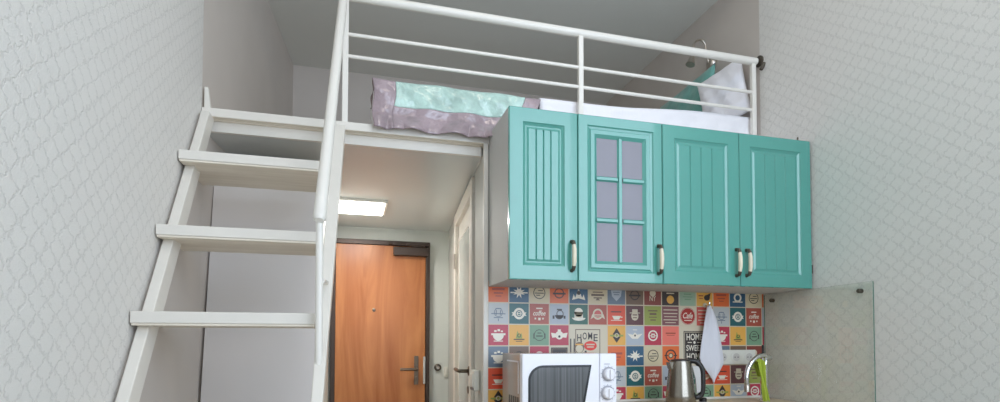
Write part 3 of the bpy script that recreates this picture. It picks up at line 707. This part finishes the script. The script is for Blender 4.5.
# HOME SWEET HOME picture over four tiles
quad(1.0025, 1.1975, -.0975, .0975, 'be', 2)
quad(1.024, 1.156, -.088, .074, 'bk', 3)
for (a, c_, e_, g_) in ((1.028, 1.152, .067, .070), (1.028, 1.152, -.084, -.081), (1.028, 1.031, -.084, .07), (1.149, 1.152, -.084, .07)): quad(a, c_, e_, g_, 'be', 4)
text('HOME', 1.087, .044, .034, 'wh', 4, .092); bars(1.087, .016, [(-.04, -.016, 0, .004), (.016, .04, 0, .004)], 'wh', 4); disc(1.087, .016, .007, 'wh', 4)
text('SWEET', 1.087, -.012, .030, 'wh', 4, .096); text('HOME', 1.087, -.056, .036, 'wh', 4, .092)
bsb = bs.build('backsplash', TM, fix=False)
tag(bsb, 'colourful splashback of patchwork tiles with printed emblems', 'backsplash')

# ------------------------------------------------------------------ worktop and base units (below the picture)
tag(MB().box(.002, XR - .002, -.62, -.007, -.31, -.273).build('worktop', M_top, bevel=.003), 'beige kitchen worktop under the tiled splashback', 'worktop')
bc = thing('base_cabinet', (.75, -.3, ZF), 'teal base cabinet carrying the worktop', 'cabinet')
MB().box(.004, XR - .003, -.55, -.01, ZF, -.31).build('body', M_side, bc)
for x0, x1 in ((.006, .504), (.507, 1.005), (1.008, 1.509)):
    d = bead_door(bc, x0, x1, ZF + .1, -.315, 5, -.57); handle(x1 - .03, -.50, -.37, d, -.57)
tag(MB().box(.002, XR - .002, -.018, -.0085, -.2729, -.262).build('worktop_upstand', M_white, bevel=.002), 'thin pale upstand strip along the back of the worktop', 'upstand')

# glass panel on the right wall
gp = thing('glass_panel', (XR - .012, -.335, -.27), 'clear glass splash panel screwed to the right wallpaper wall', 'glass panel')
gx0, gx1 = XR - .014, XR - .008
pl = MB()
pl.add([(gx0, -.648, -.27), (gx0, -.022, -.27), (gx0, -.022, .266), (gx0, -.648, .276)], [(0, 1, 2, 3)], 0)
pl.add([(gx1, -.648, -.27), (gx1, -.022, -.27), (gx1, -.022, .266), (gx1, -.648, .276)], [(0, 3, 2, 1)], 0)
for a, b_ in (((-.648, -.27), (-.022, -.27)), ((-.022, -.27), (-.022, .266)), ((-.022, .266), (-.648, .276)), ((-.648, .276), (-.648, -.27))):
    pl.add([(gx0, a[0], a[1]), (gx0, b_[0], b_[1]), (gx1, b_[0], b_[1]), (gx1, a[0], a[1])], [(0, 1, 2, 3)], 1)
pl.build('pane', [M_glass, M_gedge], gp)
for y, z in ((-.584, .24), (-.075, .235)):
    MB().lathe([(.010, 0), (.010, -.018), (.007, -.021)], (XR, y, z), 'x', 14).build('screw_cap', M_pewter, gp, smooth=True)

# ------------------------------------------------------------------ microwave
mx0, mx1, my0, my1, mz0, mz1 = .046, .457, -.38, -.08, -.258, -.028
mw = thing('microwave', ((mx0 + mx1) / 2, -.23, -.273), 'white microwave oven with two round dials on the worktop', 'microwave')
bd = MB().box(mx0 + .003, mx1 - .003, my0 + .03, my1, mz0 + .002, mz1 - .002)
bd.build('body', M_mside, mw, bevel=.004)
MB().box(mx0, mx1, my0 + .018, my0 + .032, mz0, mz1).build('front_bezel', M_mwhite, mw, bevel=.003)
xs = mx0 + .334
MB().box(mx0, xs - .0012, my0, my0 + .02, mz0, mz1).build('door', M_mwhite, mw, bevel=.005)
MB().box(xs + .0012, mx1, my0 + .001, my0 + .02, mz0, mz1).build('control_panel', M_mwhite, mw, bevel=.005)
def wshape(d):
    P = []
    tl, tr, br, bl = (.118, -.074), (.343, -.074), (.312, -.236), (.071, -.236)
    P.append((bl[0] + d, bl[1] + d)); P.append((br[0] - d, br[1] + d)); P.append((tr[0] - d * 1.2, tr[1] - d))
    cx, cz, r = .134, -.134, .060 - d
    for i in range(9):
        q = PI / 2 + (PI / 2 - .1) * i / 8
        P.append((cx + r * cos(q) * (1.05), cz + r * sin(q)))
    return P
MB().prism(wshape(0), my0 - .0012, my0 + .004).build('window_border', M_mframe, mw)
MB().prism(wshape(.009), my0 - .0022, my0 + .004).build('window', M_mwin, mw)
for cx, cz in ((.4195, -.113), (.4145, -.190)):
    k = MB().lathe([(.030, 0), (.030, -.002), (.0295, -.003)], (cx, my0, cz), 'y', 28, 1).lathe([(.024, -.002), (.023, -.016), (.019, -.020)], (cx, my0, cz), 'y', 28, 0)
    k.box(cx - .004, cx + .004, my0 - .027, my0 - .015, cz - .02, cz + .02, 0)
    kn = k.build('dial', [M_mwhite, M_mline], mw, smooth=True)
    dl = MB()
    for i in range(11):
        q = math.radians(-230 + i * 28); dl.box(cx + .033 * cos(q) - .0015, cx + .033 * cos(q) + .0015, my0 - .0006, my0 + .001, cz - .033 * sin(q) - .0015, cz - .033 * sin(q) + .0015)
    dl.build('dial_marks', M_mline, kn)
MB().box(.400, .425, my0 - .0004, my0 + .002, -.073, -.070).build('panel_print', M_mline, mw)
sl = MB()
for i in range(5): sl.box(mx0 + .0015, mx0 + .005, my0 + .06 + i * .03, my0 + .072 + i * .03, -.245, -.205)
sl.build('vent_slot', M_black, mw)
sl = MB().box(mx0 + .001, mx0 + .005, my0 + .055, my0 + .062, -.19, -.06).box(mx0 + .001, mx0 + .005, my0 + .055, my0 + .22, -.064, -.058)
sl.build('side_rib', M_mwhite, mw)
for x in (mx0 + .04, mx1 - .04):
    for y in (my0 + .05, my1 - .04): MB().lathe([(.012, -.273), (.014, -.256)], (x, y, 0), 'z', 12).build('foot', M_black, mw)

# ------------------------------------------------------------------ kettle
kx, ky = .843, -.25
AZ = math.radians(-24)
def turn(mb):
    mb.v = [(kx + (x - kx) * cos(AZ) - (y - ky) * sin(AZ), ky + (x - kx) * sin(AZ) + (y - ky) * cos(AZ), z) for x, y, z in mb.v]; return mb
kt = thing('kettle', (kx, ky, -.273), 'stainless steel electric kettle with a black handle', 'kettle')
MB().lathe([(.072, -.2728), (.074, -.268), (.072, -.256)], (kx, ky, 0), 'z', 32).build('power_base', M_black, kt, smooth=True)
MB().lathe([(.063, -.2555), (.0665, -.250), (.0645, -.22), (.057, -.15), (.0505, -.09), (.047, -.070), (.0455, -.0665)], (kx, ky, 0), 'z', 40).build('body', M_steel, kt, smooth=True)
MB().lathe([(.0445, -.0668), (.0435, -.0625), (.030, -.0585), (.004, -.057)], (kx, ky, 0), 'z', 32).build('lid', M_black, kt, smooth=True)
MB().prism([(kx - .042, -.07), (kx - .066, -.072), (kx - .058, -.10), (kx - .050, -.108)], ky - .016, ky + .016).build('spout', M_steel, kt, bevel=.003)
h = MB().tube(smoothpts([(kx + .030, ky, -.066), (kx + .060, ky, -.067), (kx + .078, ky, -.078), (kx + .094, ky, -.106), (kx + .097, ky, -.16), (kx + .094, ky, -.205), (kx + .082, ky, -.226), (kx + .066, ky, -.230)]), .0125, 12, flat=1.3)
turn(h).build('handle', M_black, kt, smooth=True)
turn(MB().prism([(kx + .049, -.088), (kx + .082, -.090), (kx + .088, -.12), (kx + .088, -.205), (kx + .068, -.214), (kx + .064, -.15)], ky - .010, ky + .010)).build('water_gauge', M_gauge, kt, bevel=.003)
bt = thing('bottle', (.985, -.215, -.273), 'small black capped bottle standing right of the kettle', 'bottle')
MB().lathe([(.020, -.2728), (.021, -.268), (.021, -.262), (.014, -.258)], (.985, -.215, 0), 'z', 20).build('body', M_gauge, bt, smooth=True)
MB().lathe([(.017, -.2585), (.0175, -.246), (.013, -.241)], (.985, -.215, 0), 'z', 20).build('cap', M_black, bt, smooth=True)

# ------------------------------------------------------------------ sockets, towel and hook
sk = thing('socket_strip', (1.355, -.008, -.06), 'white triple power socket strip on the tiles right of the towel', 'socket')
MB().box(1.205, 1.447, -.020, -.0085, -.098, -.022).build('cover_plate', M_switch, sk, bevel=.004)
for x in (1.245, 1.325, 1.404):
    s_ = MB().lathe([(.031, -.017), (.031, -.0225), (.029, -.0235)], (x, 0, -.06), 'y', 24).build('socket', M_switch, sk, smooth=True)
    MB().lathe([(.021, -.0236), (.020, -.0242)], (x, 0, -.06), 'y', 20).build('recess', M_recess, s_)
    MB().lathe([(.0032, -.0243), (.003, -.0248)], (x - .009, 0, -.06), 'y', 8).lathe([(.0032, -.0243), (.003, -.0248)], (x + .009, 0, -.06), 'y', 8).build('pin_holes', M_black, s_)
hk = thing('wall_hook', (1.149, -.008, .20), 'small metal hook on the tiles holding the white towel', 'hook')
MB().lathe([(.012, -.0085), (.012, -.012), (.008, -.014)], (1.149, 0, .207), 'y', 14).build('rose', M_porc, hk)
MB().tube(smoothpts([(1.149, -.012, .207), (1.149, -.035, .200), (1.149, -.046, .206), (1.149, -.048, .220)]), .004, 8).build('hook', M_chrome, hk, smooth=True)
# towel: a bunched cloth hanging to a point
TWP = [(.200, 1.184, 1.206), (.180, 1.176, 1.214), (.14, 1.163, 1.228), (.08, 1.148, 1.242), (.0, 1.130, 1.252), (-.06, 1.118, 1.258), (-.09, 1.124, 1.256), (-.13, 1.158, 1.232), (-.165, 1.186, 1.208), (-.186, 1.197, 1.200)]
def tw_at(t):
    i = min(int(t * (len(TWP) - 1)), len(TWP) - 2); f_ = t * (len(TWP) - 1) - i
    return [TWP[i][k] * (1 - f_) + TWP[i + 1][k] * f_ for k in range(3)]
tb = MB(); n = 40; rows = 36; k0 = len(tb.v)
for r in range(rows + 1):
    z, a, c_ = tw_at(r / rows); sh_ = .046 - .026 * min(1, r / rows * 1.5); a -= sh_; c_ -= sh_; w_ = (c_ - a) / 2; xm_ = (a + c_) / 2
    for j in range(n):
        q = 2 * PI * j / n
        th = min(.013, .006 + w_ * .2) + .0035 * sin(6 * q + 1.0) * min(1, w_ / .03)
        yy = -.045 + (-.012 if False else 0) + .012 * (r / rows)
        tb.v.append((xm_ + w_ * cos(q) , yy + th * sin(q) * (1 if sin(q) < 0 else .8), z + .004 * sin(3 * q)))
for r in range(rows):
    for j in range(n): tb.f.append([r * n + j, r * n + (j + 1) % n, (r + 1) * n + (j + 1) % n, (r + 1) * n + j]); tb.m.append(0)
tb.f.append(list(range(n))[::-1]); tb.m.append(0); tb.f.append([rows * n + j for j in range(n)]); tb.m.append(0)
tag(tb.build('hand_towel', M_towel, smooth=60), 'white hand towel hanging bunched to a point from the tile hook', 'towel')

# ------------------------------------------------------------------ tap and cloth
fx, fy = 1.342, -.20
tp = thing('kitchen_tap', (fx, fy, -.273), 'chrome gooseneck kitchen tap in the right corner of the worktop', 'tap')
MB().lathe([(.026, -.2728), (.026, -.262), (.019, -.256), (.018, -.12), (.016, -.09)], (fx, fy, 0), 'z', 24).build('base', M_chrome, tp, smooth=True)
MB().tube(smoothpts([(fx, fy, -.11), (fx + .010, fy, -.07), (fx + .004, fy, -.048), (fx - .028, fy, -.050), (fx - .066, fy, -.075), (fx - .092, fy, -.11), (fx - .102, fy, -.15), (fx - .100, fy, -.19)]), .0118, 14).build('spout', M_chrome, tp, smooth=True)
MB().lathe([(.013, -.222), (.0135, -.19), (.011, -.186)], (fx - .100, fy, 0), 'z', 16).build('nozzle', M_nickel, tp, smooth=True)
MB().lathe([(.017, .0), (.018, .012), (.013, .034), (.004, .040)], (fx + .004, fy, -.058), 'x', 18).build('valve', M_chrome, tp, smooth=True)
MB().tube([(fx - .004, fy, -.045), (fx - .006, fy, -.02), (fx - .006, fy, .004)], [.006, .005, .0055], 10).build('lever', M_black, tp, smooth=True)
def cloth(u, v):
    # draped over the spout, gathering as it falls
    z = -.080 - v * .188
    wl = .013 + .008 * math.exp(-((v - .12) / .2) ** 2)
    cx = fx - .034 + .026 * v
    x = cx + (u - .5) * 2 * wl
    return (x, fy - .022 - .006 * sin(u * 9 + v * 5) + .004 * sin(u * 16), z + .010 * sin(u * PI) * (1 - v))
tag(MB().grid(cloth, 18, 40).grid(lambda u, v: (cloth(u, v)[0], fy + .020 + .005 * sin(u * 9), -.080 - v * .07 + .01 * sin(u * PI) * (1 - v)), 18, 14)
    .grid(lambda u, v: (cloth(u, 0)[0], cloth(u, 0)[1] * (1 - v) + (fy + .020 + .005 * sin(u * 9)) * v, cloth(u, 0)[2] + .008 * sin(v * PI)), 18, 8)
    .build('dish_cloth', M_green, smooth=180, solid=.003), 'lime green cleaning cloth draped over the chrome tap', 'cloth')

# ------------------------------------------------------------------ light
def area(name, loc, rot, sx_, sy_, e, col=(1, 1, 1)):
    l = bpy.data.lights.new(name, 'AREA'); l.shape = 'RECTANGLE'; l.size = sx_; l.size_y = sy_; l.energy = e; l.color = col
    o = bpy.data.objects.new(name, l); C.objects.link(o); o.location = loc; o.rotation_euler = rot; return o
area('daylight', (1.2, YR - .2, 1.18 + Z0), (math.radians(90), 0, 0), 3.2, 2.9, 178, (.79, .88, 1.0))
area('hall_lamp_light', (-.5575, 1.155, .860 + Z0), (0, 0, 0), .28, .32, 12, (1, .98, .95))
area('room_fill_light', (.1, -1.5, ZR - .08 + Z0), (0, 0, 0), .5, .5, 12, (1, .88, .76))  # warm fill added under the ceiling to lift loft and room; no fixture here
wd = bpy.data.worlds.new('World'); bpy.context.scene.world = wd; wd.use_nodes = True
wd.node_tree.nodes['Background'].inputs[0].default_value = (.75, .85, 1, 1); wd.node_tree.nodes['Background'].inputs[1].default_value = 1.0

# ------------------------------------------------------------------ camera
f_, cy_, yaw, pitch, roll, px_, py_, pz_ = 547.8643, 322.9657, .2677, .0319, .0014, -.6104, -2.443, .0249
fw = Vector((sin(yaw), cos(yaw), 0)); rt = Vector((cos(yaw), -sin(yaw), 0)); up = Vector((0, 0, 1))
f2 = fw * cos(pitch) + up * sin(pitch); u2 = up * cos(pitch) - fw * sin(pitch)
r3 = rt * cos(roll) + u2 * sin(roll); u3 = u2 * cos(roll) - rt * sin(roll)
cam = bpy.data.cameras.new('Camera'); co = bpy.data.objects.new('Camera', cam); C.objects.link(co)
cam.sensor_width = 36; cam.lens = 36 * f_ / 1000; cam.shift_y = (cy_ - 201) / 1000; cam.clip_start = .05
co.matrix_world = Matrix(((r3.x, u3.x, -f2.x, px_), (r3.y, u3.y, -f2.y, py_), (r3.z, u3.z, -f2.z, pz_ + Z0), (0, 0, 0, 1)))
S = bpy.context.scene; S.camera = co
S.view_settings.view_transform = 'Standard'; S.view_settings.look = 'None'; S.view_settings.gamma = 1; S.view_settings.exposure = -0.36
S.cycles.use_denoising = True; S.cycles.max_bounces = 10; S.cycles.diffuse_bounces = 6; S.cycles.transparent_max_bounces = 12
